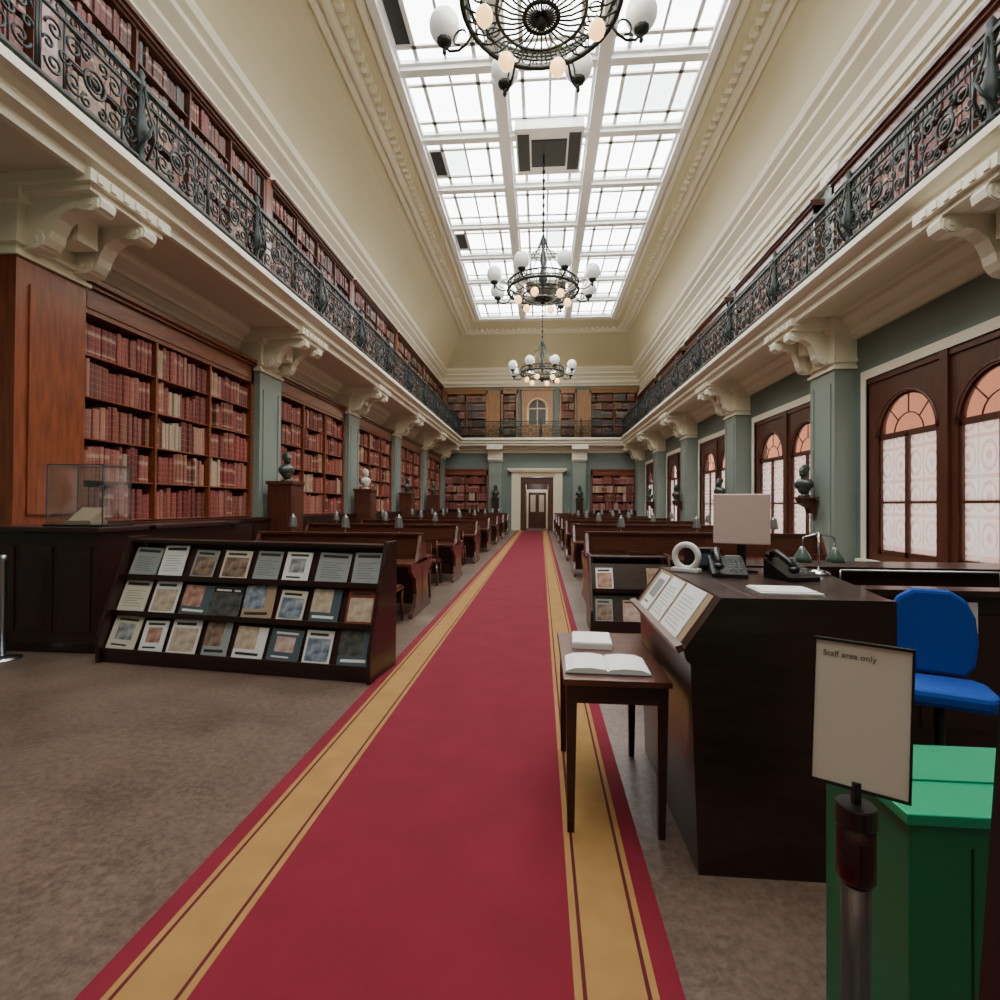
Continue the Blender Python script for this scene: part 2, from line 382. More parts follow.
for xa in(DX-2.95,DX+2.15,):
    b=MB(); b.box(xa,YF-.3,0,xa+.8,YF,4.2,0); b.box(xa-.05,YF-.36,4.2,xa+.85,YF,4.3,1); b.box(xa-.05,YF-.5,4.3,xa+.85,YF,4.9,1); b.box(xa-.08,YF-1.0,4.9,xa+.88,YF,5.19,1)
    trim(b,[GREEN,WHITE],'green pilaster beside doorway with white capital')
# ------------------------------------------------------------------ bookcases + books
books_stuff_v=[];books_stuff_f=[];books_stuff_c=[]
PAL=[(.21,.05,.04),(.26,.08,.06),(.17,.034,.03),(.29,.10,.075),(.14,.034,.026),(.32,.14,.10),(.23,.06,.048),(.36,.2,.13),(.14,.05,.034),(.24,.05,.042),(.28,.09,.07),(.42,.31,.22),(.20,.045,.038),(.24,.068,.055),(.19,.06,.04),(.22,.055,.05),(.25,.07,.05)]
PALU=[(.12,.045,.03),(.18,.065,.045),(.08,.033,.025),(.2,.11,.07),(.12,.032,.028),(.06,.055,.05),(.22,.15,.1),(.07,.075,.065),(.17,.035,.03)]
def cname(c):
    if c[1]>.18: return 'tan'
    if c[0]>.25: return 'pinkish'
    if c[0]<.14: return 'brown'
    return 'maroon'
def make_book_mesh():
    b=MB(); D=.26
    pr=[(-.5,D),(-.5,.012),(-.3,.002),(0,-.004),(.3,.002),(.5,.012),(.5,D),(.42,D),(.42,.03),(-.42,.03),(-.42,D)]
    b.prism(pr,'z',0,1,0)
    b.box(-.42,.03,.015,.42,D-.008,.975,1)
    me=b.mesh('book',[BOOK1,PAGES]); uv=me.uv_layers.new(name='UVMap')
    for l in me.loops:
        v=me.vertices[l.vertex_index].co; uv.data[l.index].uv=(v.x+.5,v.z)
    return me
BM=make_book_mesh(); nbook=[0]
def put_book(M,x,y,z,w,h,c,al,single,rot=0):
    if single and nbook[0]<300:
        nbook[0]+=1
        o=bpy.data.objects.new('book',BM); COL.objects.link(o)
        p=M@Vector((x,y,z)); o.location=p; o.rotation_euler=(0,0,rot); o.scale=(w*.96,1,h)
        o.color=(*c,al); props(o,label=cname(c)+' cloth bound volume with '+('pale spine label' if al>.55 else 'banded spine')+' on bookcase shelf',cat='book',group='bound volumes on the wall bookcase shelves')
        return
    n=len(books_stuff_v); w2=w*.48
    for q in((-w2,0.012,0),(0,0,0),(w2,.012,0),(w2,.2,0),(-w2,.2,0)): books_stuff_v.append(M@Vector((x+q[0],y+q[1],z)))
    for q in((-w2,0.012,0),(0,0,0),(w2,.012,0),(w2,.2,0),(-w2,.2,0)): books_stuff_v.append(M@Vector((x+q[0],y+q[1],z+h)))
    for i in range(5):
        j=(i+1)%5; books_stuff_f.append((n+i,n+j,n+5+j,n+5+i)); books_stuff_c.append((*c,al))
    books_stuff_f.append((n+5,n+6,n+7,n+8,n+9)); books_stuff_c.append((.3,.25,.18,0))
def fill(M,rot,x0,x1,y,z,hmax,pal,single=False,wmin=.045,wmax=.085,dens=.98):
    x=x0+.01; run=0
    while True:
        if run<=0:
            base=random.choice(pal); hb=hmax*random.uniform(.7,.97); w=random.uniform(wmin,wmax); run=random.randint(1,6); al=random.random(); jit=random.choice([.02,.05,.1])
        run-=1
        ww=w*random.uniform(.8,1.2)
        if x+ww>x1-.01: break
        if random.random()<dens:
            t=random.uniform(.75,1.25)
            c=tuple(max(.004,q*t*random.uniform(.92,1.08)) for q in base)
            put_book(M,x+ww/2,y+random.uniform(-.01,.03),z+.001,ww,min(hmax*.98,hb*random.uniform(1-jit,1+jit)),c,al,single,rot=rot)
        x+=ww
def bookcase(loc,rot,W,z0,zs,ztop,secs,wood,pal,single=False,base=True,label='',bd=.42,depth=.36,wm=(.045,.085),group=None):
    b=MB(); hw=W/2; st=.09
    rz=zs[0]
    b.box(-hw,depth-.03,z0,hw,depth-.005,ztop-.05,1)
    for s in(-1,1): b.box(s*hw,0,z0,s*(hw-st),depth-.02,ztop-.12,0)
    tw=W-2*st; sw=tw/secs
    for i in range(1,secs): b.box(-hw+st+sw*i-.02,.0,zs[0],-hw+st+sw*i+.02,depth-.03,zs[-1],0)
    for z in zs: b.box(-hw+st,.02,z-.018,hw-st,depth-.03,z,0)
    zt=zs[-1]
    b.box(-hw+.0,-.0,zt-.02,hw,depth-.02,ztop-.12,0)
    if ztop-zt>.3: b.box(-hw+.12,-.018,zt+.05,hw-.12,0,ztop-.17,0)
    b.box(-hw-.0,-.05,ztop-.12,hw+.0,depth-.02,ztop-.07,0); b.box(-hw-.0,-.1,ztop-.07,hw,depth-.02,ztop,0)
    if base:
        b.box(-hw,-bd+.03,z0+.08,hw,depth-.03,rz-.09,2); b.box(-hw,-bd+.06,z0,hw,0,z0+.08,2); b.box(-hw,-bd,rz-.09,hw,.02,rz-.03,2)
        nd=secs*2
        for i in range(nd):
            xa=-hw+W/nd*i; b.box(xa+.06,-bd+.015,z0+.18,xa+W/nd-.06,-bd+.03,rz-.18,2)
    o=obj(b,'bookcase',[wood,DARKIN,MAHOG],loc=loc,rot=rot,label=label,cat='bookcase',group=group)
    M=Matrix.Translation(loc)@Matrix.Rotation(rot,4,'Z')
    for i in range(secs):
        xa=-hw+st+sw*i+.02; xb=xa+sw-.04
        for j in range(len(zs)-1):
            fill(M,rot,xa,xb,.03,zs[j],zs[j+1]-zs[j]-.03,pal,single,*wm)
    return o
LZ=[1.3+.555*i for i in range(6)]
BW=PER-PW
for k in range(0,5):
    yc=P0+PER*k+PW+BW/2
    bookcase((-6.0,yc,0),math.pi/2,BW-.02,0,LZ,4.52,3,REDWOODH,PAL,single=(k==0),label='tall red-brown wooden bookcase packed with bound volumes',wm=(.05,.095),group='lower wall bookcases')
UZ=[5.85+.45*i for i in range(7)]
for k in range(-1,5):
    yc=P0+PER*k+PW/2+PER/2
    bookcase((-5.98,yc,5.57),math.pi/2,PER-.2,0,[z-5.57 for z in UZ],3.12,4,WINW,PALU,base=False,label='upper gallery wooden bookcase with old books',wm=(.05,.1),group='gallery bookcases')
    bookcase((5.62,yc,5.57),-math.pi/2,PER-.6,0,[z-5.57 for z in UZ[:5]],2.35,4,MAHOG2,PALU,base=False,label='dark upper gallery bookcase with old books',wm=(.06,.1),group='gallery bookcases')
for k in range(0,6):
    b=MB(); yc=P0+PER*k+PW/2
    b.box(X0,yc-.1,5.57,X0+.43,yc+.1,8.68,0)
    trim(b,[REDWOOD],'narrow wooden pilaster between gallery bookcases')
    b=MB(); b.box(X1,yc-.28,5.57,X1-.2,yc+.28,8.1,0); b.box(X1,yc-.32,8.1,X1-.28,yc+.32,8.3,1)
    trim(b,[GREEN,WHITE],'slim green pilaster on the upper gallery wall')
b=MB(); b.box(X0,YN,8.69,X0+.12,YF,8.88,0); trim(b,[GREENW],'sage green frieze band above gallery bookcases')
b=MB(); b.box(X1,YN,8.3,X1-.12,YF,8.42,0); b.box(X1,YN,8.42,X1-.2,YF,8.52,0);b.box(X1,YN,8.72,X1-.1,YF,8.86,0); trim(b,[WHITE],'cream plaster moulding above gallery wall')
LZF=[1.3+.52*i for i in range(5)]
bookcase((-4.62,YF-.4,0),0,2.75,0,LZF,3.75,2,REDWOODH,PAL,label='end wall bookcase of bound volumes',wm=(.06,.1),group='end wall bookcases')
bookcase((4.35,YF-.4,0),0,2.7,0,LZF,3.75,2,REDWOODH,PAL,label='end wall bookcase of bound volumes',wm=(.06,.1),group='end wall bookcases')
for xc,w,sc in((-4.6,2.6,2),(-1.95,1.0,1),(1.6,1.0,1),(4.35,2.9,2)):
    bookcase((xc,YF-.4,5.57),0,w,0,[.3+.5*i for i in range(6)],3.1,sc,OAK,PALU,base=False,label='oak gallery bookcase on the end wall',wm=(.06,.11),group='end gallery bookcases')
def arch_board(mb,x0,x1,z0,z1,cx,r,zs,zb,y0,y1,m,n=14):
    if cx-r>x0+1e-4: mb.box(x0,y0,z0,cx-r,y1,z1,m)
    if x1>cx+r+1e-4: mb.box(cx+r,y0,z0,x1,y1,z1,m)
    if zb>z0+1e-4: mb.box(cx-r,y0,z0,cx+r,y1,zb,m)
    A=arc(cx,zs,r,math.pi,0,n)
    for i in range(n):
        a,c=A[i],A[i+1]
        vs=[(a[0],y0,a[1]),(c[0],y0,c[1]),(c[0],y0,z1),(a[0],y0,z1),(a[0],y1,a[1]),(c[0],y1,c[1]),(c[0],y1,z1),(a[0],y1,z1)]
        mb.add(vs,[(0,1,2,3),(7,6,5,4),(0,4,5,1),(3,2,6,7)],m)
b=MB()
arch_board(b,-.95,.95,0,3.0,0,.5,1.9,.9,-.12,.1,0)
b.box(-.5,.05,.9,.5,.08,2.4,1); b.box(-1.0,-.2,3.0,1.0,.1,3.12,0); b.box(-.95,-.16,.8,.95,.1,.88,0)
b.tube([(p[0],-.13,p[1]) for p in arc(0,1.9,.58,math.pi,0,16)],.06,6,2)
for s in(-1,1): b.box(s*.52,-.17,.9,s*.64,-.1,1.9,2)
b.box(-.03,.02,.9,.03,.06,2.4,2); b.box(-.5,.02,1.86,.5,.06,1.94,2)
obj(b,'gallery_niche',[OAK,SKYD,GOLDY],loc=(DX,YF-.15,5.57),label='oak panelled arched niche in the end gallery wall',cat='niche')
for xc,w in((-3.0,.95),(2.55,.8),(-6.15,.45),):
    b=MB(); b.box(-w/2,0,0,w/2,.25,3.0,0); b.box(-w/2+.1,-.02,.3,w/2-.1,0,1.3,0); b.box(-w/2+.1,-.02,1.45,w/2-.1,0,2.8,0)
    trim(b,[OAK],'oak wall panelling in end gallery',loc=(xc,YF-.27,5.57))
me=bpy.data.meshes.new('rows_of_books'); me.from_pydata(books_stuff_v,[],books_stuff_f); me.materials.append(BOOKN)
ca=me.color_attributes.new('Col','FLOAT_COLOR','CORNER'); uv=me.uv_layers.new(name='UVMap')
for p,c in zip(me.polygons,books_stuff_c):
    top=(p.loop_total==5)
    for li,l in enumerate(p.loop_indices):
        ca.data[l].color=c
        uv.data[l].uv=((0,.3) if top else ((0,0) if li<2 else (0,1)))
o=bpy.data.objects.new('rows_of_books',me); COL.objects.link(o); props(o,'rows of old bound books filling the remaining shelves','books',None,'stuff')
# ------------------------------------------------------------------ windows right
wi=1
for a,c in ys:
    wi+=1; W=c-a; b=MB(); hw=W/2
    yc=(a+c)/2
    lw=.7; cxs=[-(.2+lw),(.2+lw)]
    zs=2.8
    arch_board(b,-hw,0,WZ0,WZ1,cxs[0],lw,zs,WZ0+.12,0,.12,0)
    arch_board(b,0,hw,WZ0,WZ1,cxs[1],lw,zs,WZ0+.12,0,.12,0)
    b.box(-.08,-.05,WZ0,.08,0,WZ1,0)
    b.box(-hw,-.03,WZ1-.1,hw,0,WZ1,0)
    for cx in cxs:
        b.tube([(p[0],0.0,p[1]) for p in arc(cx,zs,lw+.02,math.pi,0,18)],.03,6,0)
        b.box(cx-lw,.03,zs-.05,cx+lw,.1,zs+.05,0)
        b.box(cx-.045,.03,WZ0+.12,cx+.045,.1,zs,0)
        for s in(-1,1):
            b.box(cx+s*lw,.03,WZ0+.12,cx+s*(lw-.05),.1,zs,0)
        b.box(cx-lw,.03,WZ0+.12,cx+lw,.1,WZ0+.2,0); b.box(cx-lw,.05,1.62,cx+lw,.09,1.66,0)
        b.tube([(p[0],.06,p[1]) for p in arc(cx,zs,lw-.02,math.pi,0,18)],.025,6,0)
        b.tube([(p[0],.06,p[1]) for p in arc(cx,zs,lw*.5,math.pi,0,12)],.012,5,0)
        for q in(45,90,135): 
            cc,ss=math.cos(math.radians(q)),math.sin(math.radians(q)); b.tube([(cx+lw*.5*cc,.06,zs+lw*.5*ss),(cx+lw*cc,.06,zs+lw*ss)],.012,5,0)
        b.box(cx-lw,.065,WZ0+.12,cx+lw,.07,zs,2)
        n=14; A=arc(cx,zs,lw,math.pi,0,n); b.add([(p[0],.068,p[1]) for p in A],[list(range(n+1))],1)
    b.box(-hw-.14,-.06,WZ0-.1,-hw,.1,WZ1+.16,3); b.box(hw,-.06,WZ0-.1,hw+.14,.1,WZ1+.16,3); b.box(-hw,-.06,WZ1,hw,.1,WZ1+.16,3); b.box(-hw-.14,-.16,WZ0-.12,hw+.14,.1,WZ0,3)
    obj(b,'window_%d'%wi,[WINW,WGL,LEAD,WHITE],loc=(X1+.04,yc,0),rot=-math.pi/2,label='twin arched wooden window with leaded panes and cream surround',cat='window',**ST)
b=MB(); b.box(13,-4,-2,13.3,50,14,0)
for y in range(-2,50,4):
    b.box(12.9,y,.6,13,y+1.6,.8,1); b.box(12.9,y,3.0,13,y+1.6,3.3,1); b.box(12.95,y+.15,.8,13,y+1.45,3.0,2)
    b.box(12.93,y+.75,.8,12.95,y+.85,3.0,1)
    b.box(12.9,y+2.3,-2,13,y+2.7,3.5,1)
for z in(0.2,): b.box(12.85,-4,z,13,50,z+.25,1)
obj(b,'wall_courtyard',[BRICK,MARBLE,STONEB],label='red brick courtyard facade with stone bands outside windows',cat='wall',**ST)
# ------------------------------------------------------------------ railing
RL=PER/4
def spiral(cx,cz,r0,turns,a0,dirn=1,n=22):
    return [(0,cx+(r0*(1-.82*i/n))*math.cos(a0+dirn*turns*2*math.pi*i/n),cz+(r0*(1-.82*i/n))*math.sin(a0+dirn*turns*2*math.pi*i/n)) for i in range(n+1)]
def rail_mesh(L):
    b=MB(); h=L/2; f=L/1.27
    b.box(-.035,-h,.935,.035,h,.98); b.box(-.018,-h,.785,.018,h,.805); b.box(-.022,-h,.065,.022,h,.095)
    n=8
    for i in range(n):
        c=-h+L*(i+.5)/n; rr=.055
        b.tube([(0,c+rr*math.cos(t*math.pi/5),.868+rr*math.sin(t*math.pi/5)) for t in range(10)],.01,4,closed=True)
    b.tube([(0,.13*math.cos(t*math.pi/10),.44+.13*math.sin(t*math.pi/10)) for t in range(20)],.017,5,closed=True)
    b.tube([(0,.07*math.cos(t*math.pi/8),.44+.07*math.sin(t*math.pi/8)) for t in range(16)],.014,5,closed=True)
    b.ell((0,0,.44),(.025,.035,.035),0,8,6)
    for s in(-1,1):
        for (cx,cz,r,tn,a0,dr) in((.25,.62,.115,1.4,math.pi,-1),(.25,.26,.115,1.4,math.pi,1),(.47,.61,.1,1.4,0,1),(.47,.27,.1,1.4,0,-1),(.36,.44,.07,1.2,math.pi,1),(.53,.44,.06,1.2,0,1),(.1,.69,.07,1.2,-math.pi/2,1),(.1,.19,.07,1.2,math.pi/2,-1)):
            b.tube([(0,s*p[1]*f,p[2]) for p in spiral(cx,cz,r,tn,a0,dr,18)],.0145,5)
        b.tube([(0,s*.13,.44),(0,s*.3*f,.44)],.013,4)
        b.tube([(0,s*(h-.015),.09),(0,s*(h-.015),.79)],.014,4)
        b.tube([(0,s*.36*f,.09),(0,s*.36*f,.36),(0,s*.36*f,.52),(0,s*.36*f,.79)],.01,4)
    return b.mesh('railing_panel',[IRON])
RM=rail_mesh(RL)
def rail_post():
    b=MB(); b.lathe([(.05,0),(.07,.04),(.04,.1),(.045,.2),(.085,.34),(.09,.42),(.06,.55),(.035,.7),(.045,.78),(.03,.85),(.055,.93),(.055,1.0),(.03,1.02),(.05,1.08),(.02,1.14)],seg=10)
    b.tube([(0,-.1,.1),(.14,0-.05,.3),(.16,0,.45),(.08,0,.7),(0.05,0,.93)],.018,5); b.tube([(0,.1,.1),(.14,.05,.3),(.16,0,.45)],.018,5)
    b.tube([(-0,-.1,.1),(-.1,-.1,.3),(-.1,-.08,.5),(-.03,-.03,.8)],.016,5)
    return b.mesh('baluster_post',[IRON])
RP=rail_post()
XL,XR,YR=-4.79,4.69,30.84
rails={}
for nm,lo in(('l',(XL,2,5.572)),('r',(XR,2,5.572)),('e',(XL,YR,5.572))):
    rails[nm]=empty('gallery_railing',lo,0,label='ornate black wrought iron scrollwork railing along the gallery edge',cat='railing',group='gallery railings')
yend=2
for k in range(-2,22):
    y=P0+PW/2+RL*(k+.5)
    if y+RL/2>YR-.1 or y<2: continue
    yend=y+RL/2
    obj(RM,'railing_panel',[],parent=rails['l'],loc=(0,y-2,0)); obj(RM,'railing_panel',[],parent=rails['r'],loc=(0,y-2,0),rot=math.pi)
    if k%2==0:
        obj(RP,'baluster_post',[],parent=rails['l'],loc=(0,y-RL/2-2,0)); obj(RP,'baluster_post',[],parent=rails['r'],loc=(0,y-RL/2-2,0),rot=math.pi)
le=YR-.1-yend
if le>.3:
    RMS=rail_mesh(le)
    obj(RMS,'railing_panel',[],parent=rails['l'],loc=(0,yend+le/2-2,0)); obj(RMS,'railing_panel',[],parent=rails['r'],loc=(0,yend+le/2-2,0),rot=math.pi)
nf=8; LF=(XR-XL)/nf; RMF=rail_mesh(LF)
for i in range(nf):
    obj(RMF,'railing_panel',[],parent=rails['e'],loc=(LF*(i+.5),0,0),rot=math.pi/2)
    if i in(2,4,6): obj(RP,'baluster_post',[],parent=rails['e'],loc=(LF*i,0,0),rot=math.pi/2)
# ------------------------------------------------------------------ carpet
CC=-.485
b=MB()
E=[(.945,0),(.865,1),(.842,2),(.828,1),(.64,2),(.626,1),(.6,0)]
edges=[CC-e for e,_ in E]+[CC+e for e,_ in reversed(E)]
ms=[0,1,2,1,2,1,0,1,2,1,2,1,0]
for i in range(len(edges)-1): b.box(edges[i],-2,0,edges[i+1],YF-.25,.012,ms[i])
obj(b,'carpet_runner',[RED,YEL,REDD],label='long crimson carpet runner with gold borders down the aisle',cat='carpet')
# ------------------------------------------------------------------ chandeliers
def chandelier():
    root=empty('chandelier',(0,0,0),label='black wrought iron chandelier with white glass globes and warm bulbs',cat='chandelier',group='hanging hall chandeliers')
    b=MB()
    def circ(r,z,t,n=40): b.tube([(r*math.cos(2*math.pi*i/n),r*math.sin(2*math.pi*i/n),z) for i in range(n)],t,6,closed=True)
    circ(.92,0,.035); circ(.92,.2,.022); circ(.86,.1,.015); circ(.52,-.12,.022); circ(.2,-.2,.025,20); circ(.7,-.09,.014)
    for i in range(32):
        a=2*math.pi*i/32; c,s=math.cos(a),math.sin(a)
        b.tube([(.92*c,.92*s,0),(.75*c,.75*s,-.1),(.52*c,.52*s,-.12),(.35*c,.35*s,-.19),(.0,.0,-.22)],.012,4)
        m=.92
        b.tube([(m*math.cos(a+.085*math.cos(t)),m*math.sin(a+.085*math.cos(t)),.1+.085*math.sin(t)) for t in [q*math.pi/5 for q in range(10)]],.012,4,closed=True)
        if i%2==0:
            b.tube([((.62+.07*math.cos(q))*math.cos(a+.1*math.sin(q)),(.62+.07*math.cos(q))*math.sin(a+.1*math.sin(q)),-.11) for q in [t*math.pi/5 for t in range(10)]],.01,4,closed=True)
    b.ell((0,0,-.26),(.07,.07,.09),0,10,8)
    b.lathe([(.02,.1),(.12,.3),(.05,.6),(.09,.8),(.04,1.1),(.07,1.3),(.03,1.5)],seg=10)
    for i in range(8):
        a=2*math.pi*i/8; c,s=math.cos(a),math.sin(a)
        b.tube([(.92*c,.92*s,.2),(.7*c,.7*s,.5),(.35*c,.35*s,.75),(.15*c,.15*s,1.1),(.03*c,.03*s,1.45)],.013,5)
    circ(.3,.95,.014,20)
    obj(b,'hoop_frame',IRON,parent=root)
    na=8
    for i in range(na):
        a=2*math.pi*(i+.5)/na; c,s=math.cos(a),math.sin(a)
        b=MB()
        pts=[(.9,0),(1.0,-.1),(1.12,-.14),(1.25,-.1),(1.33,0),(1.33,.04)]
        b.tube([(p*c,p*s,z) for p,z in pts],.018,5)
        sp=[(1.1+.09*math.cos(q),.02+.09*math.sin(q)) for q in [math.pi*1.5+x*.5 for x in range(10)]]
        b.tube([(p*c,p*s,z) for p,z in sp],.013,4)
        b.lathe([(.02,-.02),(.09,.03),(.1,.07),(.06,.08)],cx=1.33*c,cy=1.33*s,seg=10); b.lathe([(.001,-.13),(.03,-.09),(.02,-.02)],cx=1.33*c,cy=1.33*s,seg=8)
        obj(b,'arm',IRON,parent=root)
        b=MB(); b.ell((1.33*c,1.33*s,.25),(.195,.195,.21),0,18,12); obj(b,'globe',GLOBE,parent=root)
    for i in range(6):
        a=2*math.pi*i/6+.2; c,s=math.cos(a),math.sin(a)
        b=MB(); b.ell((.66*c,.66*s,-.26),(.1,.1,.11),0,14,9); obj(b,'lit_globe',LIT,parent=root,label='glowing warm globe')
        b=MB(); b.tube([(.66*c,.66*s,-.18),(.66*c,.66*s,-.09)],.02,6); obj(b,'bulb_holder',IRON,parent=root)
    b=MB(); b.tube([(0,0,1.45),(0,0,SZ-.05-7.4)],.022,6)
    for i in range(0,9): b.ell((0,0,1.6+.22*i),(.045,.045,.06),0,8,6)
    obj(b,'suspension_rod',IRON,parent=root)
    return root
ch=chandelier(); ch.location=(-.03,5.97,7.38)
clone(ch,(0.02,13.6,7.15)); clone(ch,(0.02,22.2,7.15))
for (x,y,z) in((0,5.95,7.9),(.05,13.6,7.7),(.05,22.2,7.7),(0,-1.6,7.7),(0,29,7)):  # chandelier glow; last pair are added fills without a fixture, brightening the coves
    lt=bpy.data.lights.new('chandelier_and_fill_glow','POINT'); lt.energy=230 if y<25 else 100; lt.color=(1,.88,.68); lt.shadow_soft_size=.4
    lo=bpy.data.objects.new('chandelier_and_fill_glow',lt); COL.objects.link(lo); lo.location=(x,y,z)
# ------------------------------------------------------------------ display racks
PICS=[mat('cover_picture_'+n,a,.3,col2=c,scale=14,detail=6) for n,a,c in (('brown',(.2,.1,.05),(.5,.36,.26)),('grey',(.08,.09,.1),(.5,.5,.5)),('red',(.25,.06,.04),(.6,.4,.3)),('teal',(.04,.13,.14),(.4,.48,.46)),('sand',(.35,.27,.18),(.65,.55,.42)),('dark',(.015,.02,.025),(.14,.13,.12)),('umber',(.07,.035,.02),(.4,.28,.2)),('blush',(.4,.22,.18),(.65,.52,.46)),('blue',(.04,.07,.14),(.4,.45,.5)))]
COVS=[mat('cover_'+n,c,.3) for n,c in (('white',(.76,.76,.74)),('cream',(.66,.61,.48)),('black',(.02,.02,.022)),('grey',(.3,.32,.32)),('olive',(.16,.12,.07)),('red',(.25,.04,.025)),('slate',(.08,.11,.13)),('tan',(.4,.28,.18)))]
CN=['white','cream','black','pale grey','olive','red','slate blue','tan']
INK=mat('printed_ink',(.03,.03,.03),.5)
FAINT=mat('faint_grey_ink',(.14,.12,.10),.6)
def magazine(M,x,y,z,ang,w=.215,h=.29,ci=None):
    ci=ci if ci is not None else random.choice([0,0,0,0,0,1,1,2,3,4,5,6,3,7]); pi=random.randrange(len(PICS)); ly=random.choice([0,0,1,4,0,2,3,4,3])
    b=MB(); b.box(-w/2,0,0,w/2,.008,h,0); b.box(-w/2+.004,.0005,-.001,w/2,.0075,h+.001,3)
    e=-.0012
    def q(x0,z0,x1,z1,m): b.box(x0*w,e,z0*h,x1*w,0.001,z1*h,m)
    if ly==0: q(-.42,.08,.42,.76,1); q(-.38,.84,.3,.92,2)
    elif ly==1: q(-.5,.0,.5,.82,1); q(-.4,.87,.1,.93,2); q(.2,.87,.4,.93,2)
    elif ly==2:
        q(-.4,.84,.4,.93,2)
        for k in range(7): q(-.35,.18+.08*k,.35-.1*(k%3),.19+.08*k,2)
    elif ly==4: q(-.5,.3,.2,1.0,1); q(-.4,.12,.35,.2,2)
    else: q(-.3,.3,.3,.78,1); q(-.35,.12,.2,.17,2); q(-.35,.86,.35,.93,2)
    p=M@Vector((x,y,z)); rz=M.to_euler().z
    o=obj(b,'magazine',[COVS[ci],PICS[pi],INK if ci not in(2,6) else COVS[0],PAPER],loc=p)
    o.rotation_euler=(Matrix.Rotation(rz,4,'Z')@Matrix.Rotation(-ang,4,'X')@Matrix.Rotation(random.uniform(-.035,.035),4,'Y')).to_euler()
    props(o,CN[ci]+' covered journal standing on the sloped display rack','magazine','journals on display')
def rack(loc,rot,W,rows,cols,H=1.17,fillp=1,label='',mw=(.2,.235),mh=(.27,.3)):
    root=empty('magazine_rack',loc,rot,label=label,cat='display rack')
    hw=W/2; dz=(H-.14)/rows; ang=math.radians(22)
    b=MB(); 
    b.box(-hw+.04,.16,.06,hw-.04,.19,H,0); b.box(-hw,-.3,0,hw,.2,.09,0); b.box(-hw,.02,H-.03,hw,.22,H,0)
    obj(b,'body',MAHOG,parent=root,bevel=.004)
    for s in(-1,1):
        b=MB(); b.prism([(-.34,.0),(.22,0),(.22,H+.03),(.0,H+.03),(-.34,.26)],'x',s*hw,s*(hw+.035)); obj(b,'side_panel',MAHOG,parent=root,bevel=.004)
    M=Matrix.Translation(loc)@Matrix.Rotation(rot,4,'Z')
    for r in range(rows):
        z=.12+dz*r; y=-.26+.115*r
        b=MB(); t=math.tan(ang); k=.82
        b.prism([(y,z),(y+.014,z),(y+.014+dz*t*k,z+dz*k),(y+dz*t*k,z+dz*k)],'x',-hw,hw)
        b.box(-hw,y-.05,z-.03,hw,.12,z,0); b.box(-hw,y-.055,z-.03,hw,y-.04,z+.022,0)
        obj(b,'sloped_shelf',MAHOG,parent=root)
        for c in range(cols):
            if random.random()>fillp: continue
            x=-hw+W*(c+.5)/cols+random.uniform(-.02,.02)
            magazine(M,x,y-.02-random.uniform(0,.008),z+.006,ang,w=random.uniform(*mw),h=random.uniform(*mh),ci=(random.choice([0,0,0,1,3]) if r==rows-1 else None))
    return root
random.seed(34)
rack((-2.82,4.87,0),math.radians(-7),2.78,3,8,label='long low dark wood rack displaying three rows of journals',mw=(.255,.33),mh=(.275,.33))
rack((1.12,6.75,0),0,.95,2,3,H=.9,fillp=.8,label='small dark wood rack with journals beside the aisle')
# ------------------------------------------------------------------ counter & display case
b=MB(); 
b.box(-5.84,4.96,.1,-4.5,5.6,1.24); b.box(-5.84,5.0,0,-4.54,5.6,.1); b.box(-5.86,4.91,1.24,-4.45,5.7,1.29)
b.box(-4.86,5.6,0,-4.5,7.4,1.24); b.box(-4.9,5.6,1.24,-4.45,7.4,1.29)
for i in range(3): b.box(-5.75+.42*i,4.945,.22,-5.4+.42*i,4.96,1.1)
obj(b,'counter_cabinet',MAHOG,bevel=.006,label='dark mahogany panelled counter beside bookcases',cat='counter')
root=empty('display_case',(-4.9,5.3,1.291),label='clear acrylic display case on the dark counter',cat='display case')
b=MB()
w,d,h=.32,.19,.66
for p in((-w,-d,.02,w,-d+.006,h),(-w,d-.006,.02,w,d,h),(-w,-d,.02,-w+.006,d,h),(w-.006,-d,.02,w,d,h),(-w,-d,h-.006,w,d,h)): b.box(*p)
obj(b,'acrylic_cover',ACR,parent=root)
b=MB()
for sx in(-1,1):
    for sy in(-1,1): b.box(sx*w,sy*d,.02,sx*(w-.01),sy*(d-.01),h)
    b.box(sx*w,-d,h,sx*(w-.01),d,h-.01)
for sy in(-1,1): b.box(-w,sy*d,h,w,sy*(d-.01),h-.01)
obj(b,'edge_frame',COVS[6],parent=root)
b=MB(); b.box(-w-.02,-d-.02,0,w+.02,d+.02,.02); obj(b,'base',BLACK,parent=root)
b=MB(); b.box(-.2,-.1,.02,.1,.12,.06); b.prism([(-.08,.06),(.1,.06),(.1,.2)],'x',-.18,.08); obj(b,'book_cradle',COVS[7],parent=root,label='small tan cradle')
